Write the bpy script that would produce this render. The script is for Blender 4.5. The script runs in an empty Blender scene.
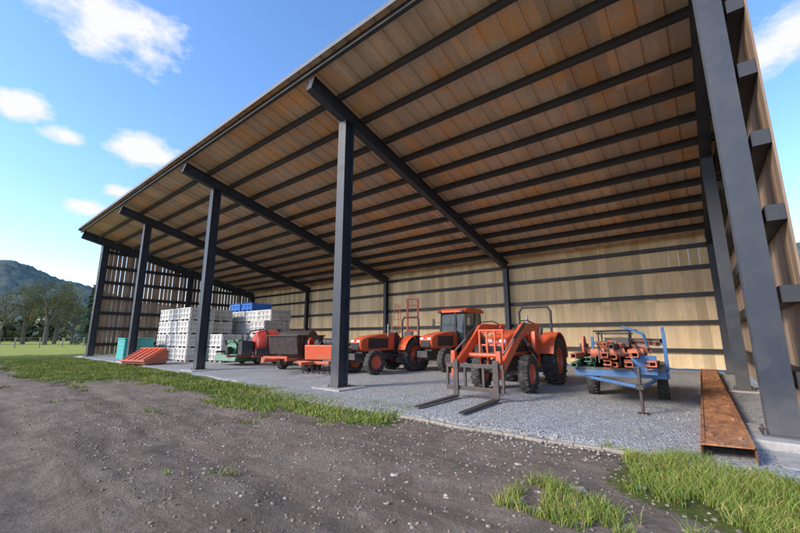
import bpy, math, random
import numpy as np
from mathutils import Matrix, Vector, Euler
random.seed(7); rng=np.random.default_rng(7)
R=math.radians
scene=bpy.context.scene

# ------------------------------------------------------------ mesh helper
class MB:
    def __init__(s): s.v=[];s.f=[];s.t=[]
    def _add(s,vs,fs,t):
        n=len(s.v); s.v+= [tuple(p) for p in vs]; s.f+=[tuple(i+n for i in f) for f in fs]
        s.t+=[t]*len(vs)
    def hexa(s,p,t=1.0):
        s._add(p,[(3,2,1,0),(4,5,6,7),(0,1,5,4),(1,2,6,5),(2,3,7,6),(3,0,4,7)],t); return s
    def box(s,c,d,rot=None,t=1.0):
        x,y,z=d[0]/2,d[1]/2,d[2]/2
        p=[Vector(q) for q in [(-x,-y,-z),(x,-y,-z),(x,y,-z),(-x,y,-z),(-x,-y,z),(x,-y,z),(x,y,z),(-x,y,z)]]
        if rot is not None:
            m=Euler(rot).to_matrix() if not isinstance(rot,Matrix) else rot
            p=[m@q for q in p]
        c=Vector(c); return s.hexa([q+c for q in p],t)
    def bb(s,a,b,t=1.0):
        return s.box([(a[i]+b[i])/2 for i in range(3)],[abs(b[i]-a[i]) for i in range(3)],None,t)
    def cyl(s,a,b,r,r2=None,seg=14,t=1.0):
        a=Vector(a);b=Vector(b);r2=r if r2 is None else r2
        d=(b-a).normalized(); u=d.orthogonal().normalized(); w=d.cross(u)
        vs=[];
        for c,rr in((a,r),(b,r2)):
            for i in range(seg):
                an=2*math.pi*i/seg; vs.append(c+u*(rr*math.cos(an))+w*(rr*math.sin(an)))
        fs=[(i,(i+1)%seg,seg+(i+1)%seg,seg+i) for i in range(seg)]
        fs+=[tuple(range(seg-1,-1,-1)),tuple(range(seg,2*seg))]
        s._add(vs,fs,t); return s
    def tube(s,pts,r,seg=10,t=1.0):
        for a,b in zip(pts[:-1],pts[1:]): s.cyl(a,b,r,None,seg,t)
        for p in pts[1:-1]: s.sphere(p,r*1.0,t)
        return s
    def sphere(s,c,r,t=1.0,seg=10,rings=6,sc=(1,1,1)):
        vs=[(c[0],c[1],c[2]-r*sc[2])];
        for j in range(1,rings):
            ph=math.pi*j/rings-math.pi/2
            for i in range(seg):
                a=2*math.pi*i/seg
                vs.append((c[0]+r*sc[0]*math.cos(ph)*math.cos(a),c[1]+r*sc[1]*math.cos(ph)*math.sin(a),c[2]+r*sc[2]*math.sin(ph)))
        vs.append((c[0],c[1],c[2]+r*sc[2])); fs=[]
        for i in range(seg):
            k=(i+1)%seg; fs.append((0,1+k,1+i))
            for j in range(rings-2): fs.append((1+j*seg+i,1+j*seg+k,1+(j+1)*seg+k,1+(j+1)*seg+i))
            fs.append((1+(rings-2)*seg+i,1+(rings-2)*seg+k,len(vs)-1))
        s._add(vs,fs,t); return s
    def lathe(s,prof,c,seg=28,t=1.0,axis='x'):
        vs=[];n=len(prof)
        for i in range(seg):
            a=2*math.pi*i/seg
            for (o,r) in prof:
                if axis=='x': vs.append((c[0]+o,c[1]+r*math.cos(a),c[2]+r*math.sin(a)))
                elif axis=='y': vs.append((c[0]+r*math.cos(a),c[1]+o,c[2]+r*math.sin(a)))
                else: vs.append((c[0]+r*math.cos(a),c[1]+r*math.sin(a),c[2]+o))
        fs=[]
        for i in range(seg):
            k=(i+1)%seg
            for j in range(n-1): fs.append((i*n+j,k*n+j,k*n+j+1,i*n+j+1))
        s._add(vs,fs,t); return s
    def prism(s,pts,x0,x1,t=1.0):
        n=len(pts); vs=[(x0,y,z) for y,z in pts]+[(x1,y,z) for y,z in pts]
        fs=[(i,(i+1)%n,n+(i+1)%n,n+i) for i in range(n)]+[tuple(range(n-1,-1,-1)),tuple(range(n,2*n))]
        s._add(vs,fs,t); return s
    def build(s,name,mat,parent=None,bevel=0,smooth=0,loc=None,rot=None):
        me=bpy.data.meshes.new(name); me.from_pydata(s.v,[],s.f)
        a=me.attributes.new('tint','FLOAT_COLOR','POINT')
        arr=np.ones((len(s.v),4),dtype=np.float32); arr[:,0:3]=np.array(s.t,dtype=np.float32)[:,None]
        a.data.foreach_set('color',arr.ravel())
        import bmesh
        bm=bmesh.new(); bm.from_mesh(me); bmesh.ops.recalc_face_normals(bm,faces=bm.faces); bm.to_mesh(me); bm.free()
        if smooth:
            me.polygons.foreach_set('use_smooth',[True]*len(me.polygons)); me.set_sharp_from_angle(angle=R(smooth))
        me.materials.append(mat)
        o=bpy.data.objects.new(name,me); scene.collection.objects.link(o)
        if parent: o.parent=parent
        if bevel:
            m=o.modifiers.new('b','BEVEL'); m.width=bevel; m.segments=2; m.limit_method='ANGLE'; m.angle_limit=R(40)
        if loc: o.location=loc
        if rot: o.rotation_euler=rot
        return o
def empty(name,loc=(0,0,0),rz=0,sc=1):
    e=bpy.data.objects.new(name,None); scene.collection.objects.link(e)
    e.location=loc; e.rotation_euler=(0,0,rz); e.scale=(sc,sc,sc); e.empty_display_size=.3; return e

# ------------------------------------------------------------ materials
def newmat(name):
    m=bpy.data.materials.new(name); m.use_nodes=True; nt=m.node_tree; nt.nodes.clear()
    o=nt.nodes.new('ShaderNodeOutputMaterial'); p=nt.nodes.new('ShaderNodeBsdfPrincipled')
    nt.links.new(p.outputs[0],o.inputs[0]); return m,nt,p
def N(nt,t,**k):
    n=nt.nodes.new(t)
    for a,b in k.items(): setattr(n,a,b)
    return n
def L(nt,a,b): nt.links.new(a,b)
def c4(c): return (c[0],c[1],c[2],1)
def noise(nt,vec,scale,detail=5,rough=.6,dist=0):
    n=N(nt,'ShaderNodeTexNoise'); n.inputs['Scale'].default_value=scale; n.inputs['Detail'].default_value=detail
    n.inputs['Roughness'].default_value=rough; n.inputs['Distortion'].default_value=dist
    if vec is not None: L(nt,vec,n.inputs['Vector'])
    return n.outputs['Fac']
def ramp(nt,f,a,b,ca=(0,0,0),cb=(1,1,1)):
    r=N(nt,'ShaderNodeValToRGB'); e=r.color_ramp.elements; e[0].position=a;e[1].position=b;e[0].color=c4(ca);e[1].color=c4(cb)
    L(nt,f,r.inputs[0]); return r.outputs[0]
def mix(nt,f,a,b,bt='MIX'):
    m=N(nt,'ShaderNodeMix',data_type='RGBA',blend_type=bt)
    if isinstance(f,(int,float)): m.inputs[0].default_value=f
    else: L(nt,f,m.inputs[0])
    for i,q in((6,a),(7,b)):
        if isinstance(q,tuple): m.inputs[i].default_value=c4(q)
        else: L(nt,q,m.inputs[i])
    return m.outputs[2]
def math_(nt,op,a,b=None,c=None,clamp=False):
    m=N(nt,'ShaderNodeMath',operation=op,use_clamp=clamp)
    for i,q in enumerate((a,b,c)):
        if q is None: continue
        if isinstance(q,(int,float)): m.inputs[i].default_value=q
        else: L(nt,q,m.inputs[i])
    return m.outputs[0]
def scaled(nt,vec,sc):
    m=N(nt,'ShaderNodeMapping'); m.inputs['Scale'].default_value=sc; L(nt,vec,m.inputs[0]); return m.outputs[0]
def pos(nt): return N(nt,'ShaderNodeNewGeometry').outputs['Position']
def objc(nt): return N(nt,'ShaderNodeTexCoord').outputs['Object']
def tint(nt):
    a=N(nt,'ShaderNodeAttribute',attribute_name='tint'); return a.outputs['Color']
def bump(nt,p,h,strength,dist=.02):
    b=N(nt,'ShaderNodeBump'); b.inputs['Strength'].default_value=strength; b.inputs['Distance'].default_value=dist
    L(nt,h,b.inputs['Height']); L(nt,b.outputs[0],p.inputs['Normal'])
def simple(name,col,rough=.5,metal=0,dirt=(.25,.2,.15),amt=.35,nsc=6,usetint=False,bs=.1,lo=.45,hi=.7,dust=0):
    m,nt,p=newmat(name); v=objc(nt)
    f=ramp(nt,noise(nt,v,nsc,8,.7),lo,hi)
    f2=math_(nt,'MULTIPLY',f,amt)
    c=mix(nt,f2,tuple(col),tuple(dirt))
    if dust:   # dust settled low down on the machine
        z=N(nt,'ShaderNodeSeparateXYZ'); L(nt,pos(nt),z.inputs[0])
        lowf=ramp(nt,math_(nt,'ADD',z.outputs[2],math_(nt,'MULTIPLY',noise(nt,v,5,5),.5)),.35,1.1,(1,1,1),(0,0,0))
        c=mix(nt,math_(nt,'MULTIPLY',lowf,dust),c,(.30,.25,.2))
    if usetint: c=mix(nt,1.0,c,tint(nt),'MULTIPLY')
    L(nt,c,p.inputs['Base Color']); p.inputs['Metallic'].default_value=metal
    L(nt,math_(nt,'MULTIPLY_ADD',f,.25,rough),p.inputs['Roughness'])
    if bs: bump(nt,p,noise(nt,v,nsc*6,4),bs,.01)
    return m
STEEL=simple('dark_steel_paint',(.03,.036,.048),.42,.0,(.075,.075,.08),.5,3,bs=.03,dust=.25)
PURL=simple('purlin_steel',(.026,.027,.031),.45,.0,(.055,.047,.04),.6,2,bs=.03)
TRIM=simple('trim_metal',(.17,.17,.165),.5,.2,(.1,.09,.08),.5,3)
CONC=simple('concrete',(.43,.40,.36),.85,0,(.22,.2,.17),.8,5,bs=.4)
ORANGE=simple('orange_paint',(.70,.10,.03),.38,0,(.35,.16,.1),.5,7,bs=.02,dust=.4)
RED=simple('red_paint',(.55,.045,.025),.4,0,(.25,.1,.07),.6,7,bs=.02,dust=.3)
DRED=simple('dark_red_paint',(.33,.035,.025),.45,0,(.2,.1,.07),.6,7,bs=.02,dust=.3)
BLUE=simple('blue_paint',(.04,.15,.34),.4,0,(.16,.16,.16),.6,7,bs=.03,dust=.3)
BLUEP=simple('blue_plastic',(.03,.17,.56),.45,0,(.12,.2,.35),.3,7)
GREEN=simple('green_paint',(.03,.18,.08),.4,0,(.1,.1,.08),.5,7,dust=.2)
TEAL=simple('teal_plastic',(.07,.40,.36),.5,0,(.22,.34,.3),.35,5)
TYRE=simple('tyre_rubber',(.03,.029,.028),.75,0,(.19,.165,.14),.65,9,bs=.3)
BLACK=simple('black_plastic',(.03,.03,.033),.5,0,(.12,.105,.09),.45,9,dust=.4)
GREY=simple('grey_metal',(.30,.30,.29),.4,.3,(.18,.13,.1),.5,9)
WHITE=simple('white_bin_plastic',(.70,.68,.63),.55,0,(.42,.37,.3),.5,4,usetint=True,dust=.25)
CREAM=simple('cream_rim',(.6,.57,.5),.5,0,(.3,.25,.2),.6,9,dust=.4)
SEAT=simple('seat_vinyl',(.03,.03,.032),.6)
FORK=simple('fork_steel',(.07,.062,.06),.5,.3,(.22,.12,.07),.6,9)
LIGHTW=simple('headlight',(.7,.7,.7),.15,0,(.5,.5,.5),.1)
ORLUM=simple('orange_painted_steel_pieces',(.60,.17,.08),.65,0,(.42,.25,.17),.8,8,usetint=True)
GRLUM=simple('green_painted_pieces',(.10,.28,.16),.6,0,(.25,.22,.17),.7,8,usetint=True)
WOOD=simple('wood_grey',(.36,.30,.23),.8,0,(.22,.18,.14),.6,8,usetint=True)
BARK=simple('bark',(.13,.105,.08),.9,0,(.2,.17,.14),.6,4)
def glass():
    m,nt,p=newmat('tinted_glass'); p.inputs['Base Color'].default_value=(.06,.09,.095,1); p.inputs['Roughness'].default_value=.06
    p.inputs['Alpha'].default_value=.45; return m
GLASS=glass()

def plank_mat(name,ca,cb,cc,axis_scale,blotamt=.5):
    m,nt,p=newmat(name); v=pos(nt)
    g=noise(nt,scaled(nt,v,axis_scale),1.0,9,.75,.5)
    g2=noise(nt,scaled(nt,v,(axis_scale[0]*5,axis_scale[1]*5,axis_scale[2]*2)),1.0,5,.7,.3)
    big=ramp(nt,noise(nt,v,.9,4,.6),.35,.7)
    c=mix(nt,ramp(nt,g,.38,.62),ca,cb)
    c=mix(nt,math_(nt,'MULTIPLY',big,.5),c,cc)
    c=mix(nt,math_(nt,'MULTIPLY',ramp(nt,g2,.5,.68),.4),c,tuple(q*.65 for q in cb))
    blot=ramp(nt,noise(nt,scaled(nt,v,(1.6,1.6,.7)),1.3,7,.75,.6),.54,.70)
    c=mix(nt,math_(nt,'MULTIPLY',blot,blotamt),c,tuple(q*.55 for q in cb))
    c=mix(nt,1.0,c,tint(nt),'MULTIPLY')
    L(nt,c,p.inputs['Base Color']); p.inputs['Roughness'].default_value=.85
    bump(nt,p,g,.35,.01); return m
BACKP=plank_mat('pale_plywood_boards',(.92,.69,.40),(.80,.54,.27),(.93,.75,.47),(7,7,.45),.45)
SIDEP=plank_mat('weathered_boards',(.47,.32,.21),(.30,.195,.125),(.47,.37,.28),(9,9,.6),.5)
def deck_mat():
    m,nt,p=newmat('rusty_deck'); v=pos(nt)
    s=noise(nt,scaled(nt,v,(2.4,.4,.5)),1.0,8,.74,.6)
    b=noise(nt,scaled(nt,v,(.45,.7,.7)),1.0,6,.65,.8)
    fine=noise(nt,v,14,6,.7)
    c=mix(nt,ramp(nt,s,.38,.62),(.62,.44,.30),(.78,.60,.44))
    rust=math_(nt,'MULTIPLY',ramp(nt,math_(nt,'ADD',math_(nt,'MULTIPLY',s,.5),math_(nt,'MULTIPLY',b,.5)),.475,.58),.85)
    c=mix(nt,rust,c,(.86,.42,.14))
    c=mix(nt,math_(nt,'MULTIPLY',ramp(nt,fine,.5,.75),.4),c,(.32,.19,.12))
    sx=N(nt,'ShaderNodeSeparateXYZ'); L(nt,v,sx.inputs[0])
    fx=math_(nt,'FLOOR',math_(nt,'DIVIDE',sx.outputs[0],.9)); fy=math_(nt,'FLOOR',math_(nt,'DIVIDE',sx.outputs[1],3.1))
    cb=N(nt,'ShaderNodeCombineXYZ'); L(nt,fx,cb.inputs[0]); L(nt,fy,cb.inputs[1])
    wn=N(nt,'ShaderNodeTexWhiteNoise'); L(nt,cb.outputs[0],wn.inputs[0])
    k=math_(nt,'MULTIPLY_ADD',wn.outputs['Value'],.32,.80)
    kc=N(nt,'ShaderNodeCombineXYZ'); [L(nt,k,kc.inputs[i]) for i in range(3)]
    c=mix(nt,1.0,c,kc.outputs[0],'MULTIPLY')
    L(nt,c,p.inputs['Base Color']); p.inputs['Roughness'].default_value=.65
    bump(nt,p,fine,.2,.01); return m
DECK=deck_mat()
def rust_mat():
    m,nt,p=newmat('rusted_steel'); v=pos(nt)
    s=noise(nt,scaled(nt,v,(5,1.6,3)),1.5,9,.8,.7)
    c=mix(nt,ramp(nt,s,.38,.6),(.19,.075,.04),(.62,.26,.09))
    c=mix(nt,ramp(nt,noise(nt,v,22,6,.75),.52,.68),c,(.15,.06,.04))
    c=mix(nt,math_(nt,'MULTIPLY',ramp(nt,noise(nt,v,3,6,.7),.56,.7),.7),c,(.42,.30,.2))
    L(nt,c,p.inputs['Base Color']); p.inputs['Roughness'].default_value=.85; bump(nt,p,noise(nt,v,40,5,.7),.5,.008); return m
RUST=rust_mat()
def gravel_mat():
    m,nt,p=newmat('grey_gravel'); v=pos(nt)
    def vor(sc):
        vo=N(nt,'ShaderNodeTexVoronoi'); vo.inputs['Scale'].default_value=sc; vo.inputs['Randomness'].default_value=1; L(nt,v,vo.inputs['Vector']); return vo
    v1=vor(46); v2=vor(20)
    sp_=N(nt,'ShaderNodeSeparateColor'); L(nt,v1.outputs['Color'],sp_.inputs[0])
    sp2=N(nt,'ShaderNodeSeparateColor'); L(nt,v2.outputs['Color'],sp2.inputs[0])
    f=math_(nt,'ADD',math_(nt,'MULTIPLY',sp_.outputs[0],.7),math_(nt,'MULTIPLY',sp2.outputs[0],.3))
    c=mix(nt,f,(.16,.162,.165),(.60,.60,.585))
    big=noise(nt,v,.7,7,.7,.4)
    c=mix(nt,math_(nt,'MULTIPLY',ramp(nt,big,.45,.7),.55),c,(.30,.27,.23))
    mid=noise(nt,scaled(nt,v,(2.5,.6,1)),1,6,.7)
    c=mix(nt,math_(nt,'MULTIPLY',ramp(nt,mid,.5,.7),.35),c,(.19,.19,.19))
    L(nt,c,p.inputs['Base Color']); p.inputs['Roughness'].default_value=.9
    h=math_(nt,'SUBTRACT',1.0,v1.outputs['Distance'])
    h2=math_(nt,'ADD',h,math_(nt,'MULTIPLY',noise(nt,v,5,5),.6))
    bump(nt,p,h2,.85,.02); return m
GRAVEL=gravel_mat()
def ground_mat():
    m,nt,p=newmat('dirt_and_grass'); v=pos(nt)
    n1=noise(nt,v,1.3,10,.72,.3); n2=noise(nt,v,9,9,.78,.3); n4=noise(nt,v,60,5,.75); n5=noise(nt,v,26,6,.75)
    dirt=mix(nt,ramp(nt,n1,.36,.66),(.27,.20,.15),(.45,.36,.285))
    dirt=mix(nt,math_(nt,'MULTIPLY',ramp(nt,n2,.5,.66),.7),dirt,(.52,.435,.355))
    dirt=mix(nt,math_(nt,'MULTIPLY',ramp(nt,n5,.53,.66),.5),dirt,(.155,.112,.08))
    dirt=mix(nt,math_(nt,'MULTIPLY',ramp(nt,n4,.54,.68),.65),dirt,(.11,.08,.058))
    trk=noise(nt,scaled(nt,v,(.3,2.6,1)),1.0,8,.75,.5)
    dirt=mix(nt,math_(nt,'MULTIPLY',ramp(nt,trk,.48,.62),.55),dirt,(.18,.135,.10))
    vo=N(nt,'ShaderNodeTexVoronoi'); vo.inputs['Scale'].default_value=42; L(nt,v,vo.inputs['Vector'])
    pe=ramp(nt,vo.outputs['Distance'],.08,.16,(1,1,1),(0,0,0))
    dirt=mix(nt,math_(nt,'MULTIPLY',pe,.6),dirt,(.52,.48,.43))
    grass=mix(nt,ramp(nt,n1,.35,.65),(.13,.17,.04),(.25,.28,.07))
    grass=mix(nt,math_(nt,'MULTIPLY',ramp(nt,n2,.42,.6),.7),grass,(.075,.10,.03))
    grass=mix(nt,math_(nt,'MULTIPLY',ramp(nt,n4,.5,.65),.6),grass,(.20,.16,.08))
    a=N(nt,'ShaderNodeAttribute',attribute_name='grass').outputs['Fac']
    f=math_(nt,'ADD',a,math_(nt,'MULTIPLY',math_(nt,'SUBTRACT',n1,.5),1.1))
    f=math_(nt,'ADD',f,math_(nt,'MULTIPLY',math_(nt,'SUBTRACT',n2,.5),1.2))
    f=ramp(nt,f,.42,.62)
    far=N(nt,'ShaderNodeSeparateXYZ'); L(nt,v,far.inputs[0])
    yel=math_(nt,'MULTIPLY',math_(nt,'LESS_THAN',far.outputs[0],-36),.7)
    grass=mix(nt,yel,grass,(.52,.52,.12))
    L(nt,mix(nt,f,dirt,grass),p.inputs['Base Color']); p.inputs['Roughness'].default_value=.95
    p.inputs['Specular IOR Level'].default_value=.1
    h=math_(nt,'ADD',math_(nt,'ADD',math_(nt,'MULTIPLY',n1,1.2),math_(nt,'MULTIPLY',n2,1.2)),math_(nt,'ADD',math_(nt,'MULTIPLY',n4,.5),math_(nt,'MULTIPLY',n5,.7)))
    h=math_(nt,'ADD',h,math_(nt,'MULTIPLY',pe,.3))
    bump(nt,p,h,1.0,.06); return m
GROUND=ground_mat()
def leafmat(name,a,b,tr=.25):
    m,nt,p=newmat(name); 
    c=mix(nt,ramp(nt,noise(nt,pos(nt),.8,3),.35,.65),a,b)
    c=mix(nt,1.0,c,tint(nt),'MULTIPLY'); L(nt,c,p.inputs['Base Color']); p.inputs['Roughness'].default_value=.7
    p.inputs['Specular IOR Level'].default_value=.2
    return m
BLADE=leafmat('grass_blades',(.15,.25,.04),(.29,.37,.08))
LEAF=leafmat('spring_leaves',(.16,.16,.06),(.26,.24,.11))
NEEDLE=leafmat('needles',(.045,.085,.045),(.07,.12,.06))

# ------------------------------------------------------------ numpy value noise
tab=rng.random((256,256))
def vn(x,y):
    xi=np.floor(x).astype(int); yi=np.floor(y).astype(int); fx=x-xi; fy=y-yi
    fx=fx*fx*(3-2*fx); fy=fy*fy*(3-2*fy)
    g=lambda a,b: tab[a%256,b%256]
    return (g(xi,yi)*(1-fx)+g(xi+1,yi)*fx)*(1-fy)+(g(xi,yi+1)*(1-fx)+g(xi+1,yi+1)*fx)*fy
def fbm(x,y,o=4):
    s=0;a=.5
    for i in range(o): s=s+a*vn(x*2**i+17*i,y*2**i+9*i); a*=.5
    return s
def ss(a,b,x):
    t=np.clip((x-a)/(b-a),0,1); return t*t*(3-2*t)

# ------------------------------------------------------------ ground sheet
def grassmask(x,y):
    strip=ss(3.7,4.3,y)*(1-ss(5.3,5.9,y))*(1-ss(-4.2,-3.1,x))
    strip=strip*(.75+.25*ss(-14,-7,x))
    left=ss(1.2,3.4,y)*ss(10,17,-x)*.95*(1-ss(5.6,6.2,y)*(x>-31))
    right=ss(3.35,3.8,y+.35*(x+.2))*ss(-1.1,-.5,x)*(1-ss(4.6,5.2,y)*(x<1.0))
    right=np.maximum(right,ss(.9,1.6,x)*ss(3.2,4.0,y))
    far=ss(31.5,36,-x)
    back=ss(18,20,y)
    frnt=ss(14,22,-y)
    speck=.28*ss(2.2,4.0,y)
    return np.clip(np.maximum.reduce([strip,left,right,far,back,frnt,speck,ss(5,12,x)]),0,1)
def gz(x,y):
    near=(1-ss(4.3,5.0,y)*(x<1.6)*(x>-31))
    d=(fbm(x*.5,y*.9,3)-.45)*.10+(fbm(x*3,y*3,4)-.45)*.06+(fbm(x*2.0,y*9,2)-.37)*.03*(y<3.4)
    rut=-.04*np.exp(-((y-2.3-.25*np.sin(x*.4))/.25)**2)-.04*np.exp(-((y-.9-.2*np.sin(x*.5+1))/.28)**2)
    return (d+rut)*near*(1-ss(40,80,np.abs(x)))-.02
xs=np.concatenate([[-2500,-1200,-600,-300,-150,-90,-60],np.arange(-48,-14,.25),np.arange(-14,-7,.12),np.arange(-7,2.6,.045),np.arange(2.6,6,.2),np.arange(6,20,1.),[25,40,80,200,600,1200,2500]])
ys=np.concatenate([[-2500,-1000,-400,-150,-60,-30,-15,-8],np.arange(-5,0,.16),np.arange(0,5.3,.045),np.arange(5.3,6.4,.15),np.arange(6.4,26,.8),[30,40,60,100,200,500,1200,2500]])
X,Y=np.meshgrid(xs,ys); Z=gz(X,Y)
def gridmesh(name,X,Y,Z,mat,attr=None,smooth=True):
    h,w=X.shape; v=np.stack([X,Y,Z],-1).reshape(-1,3)
    i=np.arange(h*w).reshape(h,w)
    f=np.stack([i[:-1,:-1],i[:-1,1:],i[1:,1:],i[1:,:-1]],-1).reshape(-1,4)
    me=bpy.data.meshes.new(name); me.from_pydata(v.tolist(),[],f.tolist())
    me.polygons.foreach_set('use_smooth',[smooth]*len(me.polygons))
    if attr is not None:
        for k,val in attr.items():
            a=me.attributes.new(k,'FLOAT','POINT'); a.data.foreach_set('value',val.ravel().astype(np.float32))
    me.materials.append(mat); o=bpy.data.objects.new(name,me); scene.collection.objects.link(o); return o
gridmesh('ground',X,Y,Z,GROUND,{'grass':grassmask(X,Y)})
# gravel pad
gx=np.concatenate([np.arange(-31,-12,.2),np.arange(-12,1.6,.07)]); rows=np.concatenate([[0,.06,.15,.3,.5,.8],np.linspace(1.3,14.6,24)])
edge=4.88+.9*ss(5,15,-gx)+(fbm(gx*.7,gx*0+3,4)-.45)*.6
GX,RR=np.meshgrid(gx,rows); GY=edge[None,:]+RR
GZ=np.where(RR<.01,-.09,0)+ss(0,.3,RR)*.03-.006+(fbm(GX*.8,GY*.8,3)-.45)*.02*ss(0,.3,RR)
GZ=np.maximum(GZ,np.where(RR<.01,-1,-.0))
gridmesh('gravel_floor',GX,GY,GZ,GRAVEL)
mb=MB()
px=np.linspace(-3.9,-.45,13)
for i in range(12):
    a,b=px[i],px[i+1]; f=lambda q: 4.90-.05*math.sin((q+3.9)*1.3)+.03*math.sin(q*5)
    mb.hexa([(a,f(a)-.03,-.08),(b-.004,f(b)-.03,-.08),(b-.004,f(b)+.03,-.08),(a,f(a)+.03,-.08),(a,f(a)-.03,.018),(b-.004,f(b)-.03,.016),(b-.004,f(b)+.03,.018),(a,f(a)+.03,.02)])
mb.build('timber_edging',WOOD,bevel=.01)

# stones (one object)
def stone(mb,x,y,r,fl=.5,z0=None):
    z=float(gz(np.array(x),np.array(y))) if z0 is None else z0
    n=len(mb.v); t=random.uniform(.6,1.3); mb.sphere((x,y,z+r*fl*.1),r,t,6,4,(random.uniform(.8,1.3),random.uniform(.7,1),fl))
    for k in range(n,len(mb.v)):
        p=mb.v[k]; mb.v[k]=(p[0]+random.uniform(-.22,.22)*r,p[1]+random.uniform(-.22,.22)*r,p[2]+random.uniform(-.15,.15)*r)
mb=MB()
for i in range(1500):
    x=random.uniform(-14,1.5); y=random.uniform(1.2,4.8); stone(mb,x,y,random.choice([.005,.007,.009,.011,.014,.018]))
for i in range(1300):
    x=random.uniform(-8,-.3); y=4.92+random.gauss(0,.2); stone(mb,x,y,random.uniform(.006,.016),.7,.0 if y<5 else .02)
for i in range(1800):
    x=random.uniform(-8,.1); y=random.uniform(5.2,8.5); stone(mb,x,y,random.uniform(.006,.013),.7,.026)
for x,y,r in [(-.95,2.45,.09),(-.95,3.55,.06),(-.55,3.95,.05),(-.9,3.3,.04),(-2.4,2.9,.04),(-5.2,3.6,.06),(-.4,3.1,.04),(-1.6,3.9,.035)]: stone(mb,x,y,r,.35)
STONE=simple('stone',(.42,.38,.33),.9,0,(.26,.225,.18),.6,12,usetint=True,bs=.4)
mb.build('stones',STONE)
mb=MB()
for i in range(5200):
    x=random.uniform(-9,1.2)+0; y=random.uniform(.9,4.7); stone(mb,x,y,.004+.014*random.random()**2.2,.75)
mb.build('dirt_clods',simple('clod_soil',(.30,.225,.17),.95,0,(.17,.125,.09),.6,20,usetint=True,bs=.4))

# grass blades
def blades(name,pts,hmin,hmax,w):
    n=len(pts); x=pts[:,0];y=pts[:,1];z=gz(x,y)-.01
    h=rng.uniform(hmin,hmax,n)*(.5+1.0*fbm(x*2.2+5,y*2.2,3)); a=rng.uniform(0,2*np.pi,n); la=rng.uniform(0,2*np.pi,n); lean=rng.uniform(.2,1.1,n)*h
    dx=np.cos(a)*w/2*rng.uniform(.6,1.3,n);dy=np.sin(a)*w/2
    mx=x+np.cos(la)*lean*.35; my=y+np.sin(la)*lean*.35; mz=z+h*.6
    v=np.stack([np.stack([x-dx,y-dy,z],-1),np.stack([x+dx,y+dy,z],-1),np.stack([mx+dx*.7,my+dy*.7,mz],-1),np.stack([mx-dx*.7,my-dy*.7,mz],-1),
        np.stack([x+np.cos(la)*lean,y+np.sin(la)*lean,z+h],-1)],1).reshape(-1,3)
    i=np.arange(n)*5
    f=np.concatenate([np.stack([i,i+1,i+2,i+3],-1)]).tolist()+np.stack([i+3,i+2,i+4],-1).tolist()
    me=bpy.data.meshes.new(name); me.from_pydata(v.tolist(),[],f)
    t=np.repeat(rng.uniform(.5,1.25,n),5); dry=np.repeat((rng.random(n)<.16)*1.0,5)
    col=np.stack([t*np.repeat(rng.uniform(.85,1.35,n),5)*(1+dry*.8),t*(1+dry*.1),t*(.9+dry*1.2),np.ones_like(t)],-1).astype(np.float32)
    at=me.attributes.new('tint','FLOAT_COLOR','POINT'); at.data.foreach_set('color',col.ravel())
    me.materials.append(BLADE); o=bpy.data.objects.new(name,me); scene.collection.objects.link(o)
def scatter(n,x0,x1,y0,y1,thr):
    x=rng.uniform(x0,x1,n);y=rng.uniform(y0,y1,n)
    m=grassmask(x,y)+(fbm(x*1.6,y*1.6,4)-.47)*1.7+(fbm(x*6,y*6,2)-.37)*.9
    k=m>thr; return np.stack([x[k],y[k]],-1)
blades('grass',scatter(100000,-1.4,4,2.9,5.3,.50),.04,.14,.006)
blades('grass_verge',scatter(190000,-31,-3,1.2,5.7,.52),.03,.10,.012)
blades('weeds',scatter(50000,-12,1,2.2,4.9,.64),.012,.04,.006)

# ------------------------------------------------------------ barn
barn=empty('open_front_shed')
FX=[.62,-7.03,-14.68,-22.33,-29.98]; Y0,Y1=6.4,17.3
al=math.atan(.25); ca,sa=math.cos(al),math.sin(al)
E=(5.0,8.05)
def sp(x,s,n): return (x,E[0]+s*ca+n*sa,E[1]-s*sa+n*ca)
def slab(mb,x0,x1,s0,s1,n0,n1,t=1):
    mb.hexa([sp(x0,s0,n0),sp(x1,s0,n0),sp(x1,s1,n0),sp(x0,s1,n0),sp(x0,s0,n1),sp(x1,s0,n1),sp(x1,s1,n1),sp(x0,s1,n1)],t)
SL=(17.55-5)/ca
def zdeck(y): return E[1]-(y-E[0])*.25
XL,XR=-30.35,1.06
vs=[];x=XL;prof=[]
while x<XR:
    prof+=[(x,0),(x+.36,0),(x+.385,.035),(x+.425,.035)]; x+=.45
prof=[p for p in prof if p[0]<XR]+[(XR,0)]
for s_ in (0,SL):
    for p in prof: vs.append(sp(p[0],s_,p[1]))
n=len(prof)
m_=MB(); m_._add(vs,[(i,i+1,n+i+1,n+i) for i in range(n-1)],1.0)
m_.build('roof_deck',DECK,barn)
m_=MB(); slab(m_,XL,XR,-.03,SL,.042,.06); m_.build('roof_top_sheet',GREY,barn)
m_=MB(); slab(m_,XL-.02,XR+.02,-.045,-.034,-.10,.075); slab(m_,XL-.035,XL-.022,-.04,SL,-.12,.07)
slab(m_,XR+.022,XR+.035,-.04,SL,-.12,.07); m_.build('fascia_trim',TRIM,barn)
m_=MB(); NP=14
for i in range(NP):
    s=.12+i*(SL-.3)/(NP-1)
    slab(m_,XL+.02,XR-.02,s,s+.012,-.215,-.004)
    slab(m_,XL+.02,XR-.02,s+.013,s+.085,-.215,-.203)
    slab(m_,XL+.02,XR-.02,s+.013,s+.085,-.016,-.004)
    slab(m_,XL+.02,XR-.02,s+.073,s+.085,-.202,-.18)
m_.build('purlins',PURL,barn)
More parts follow.
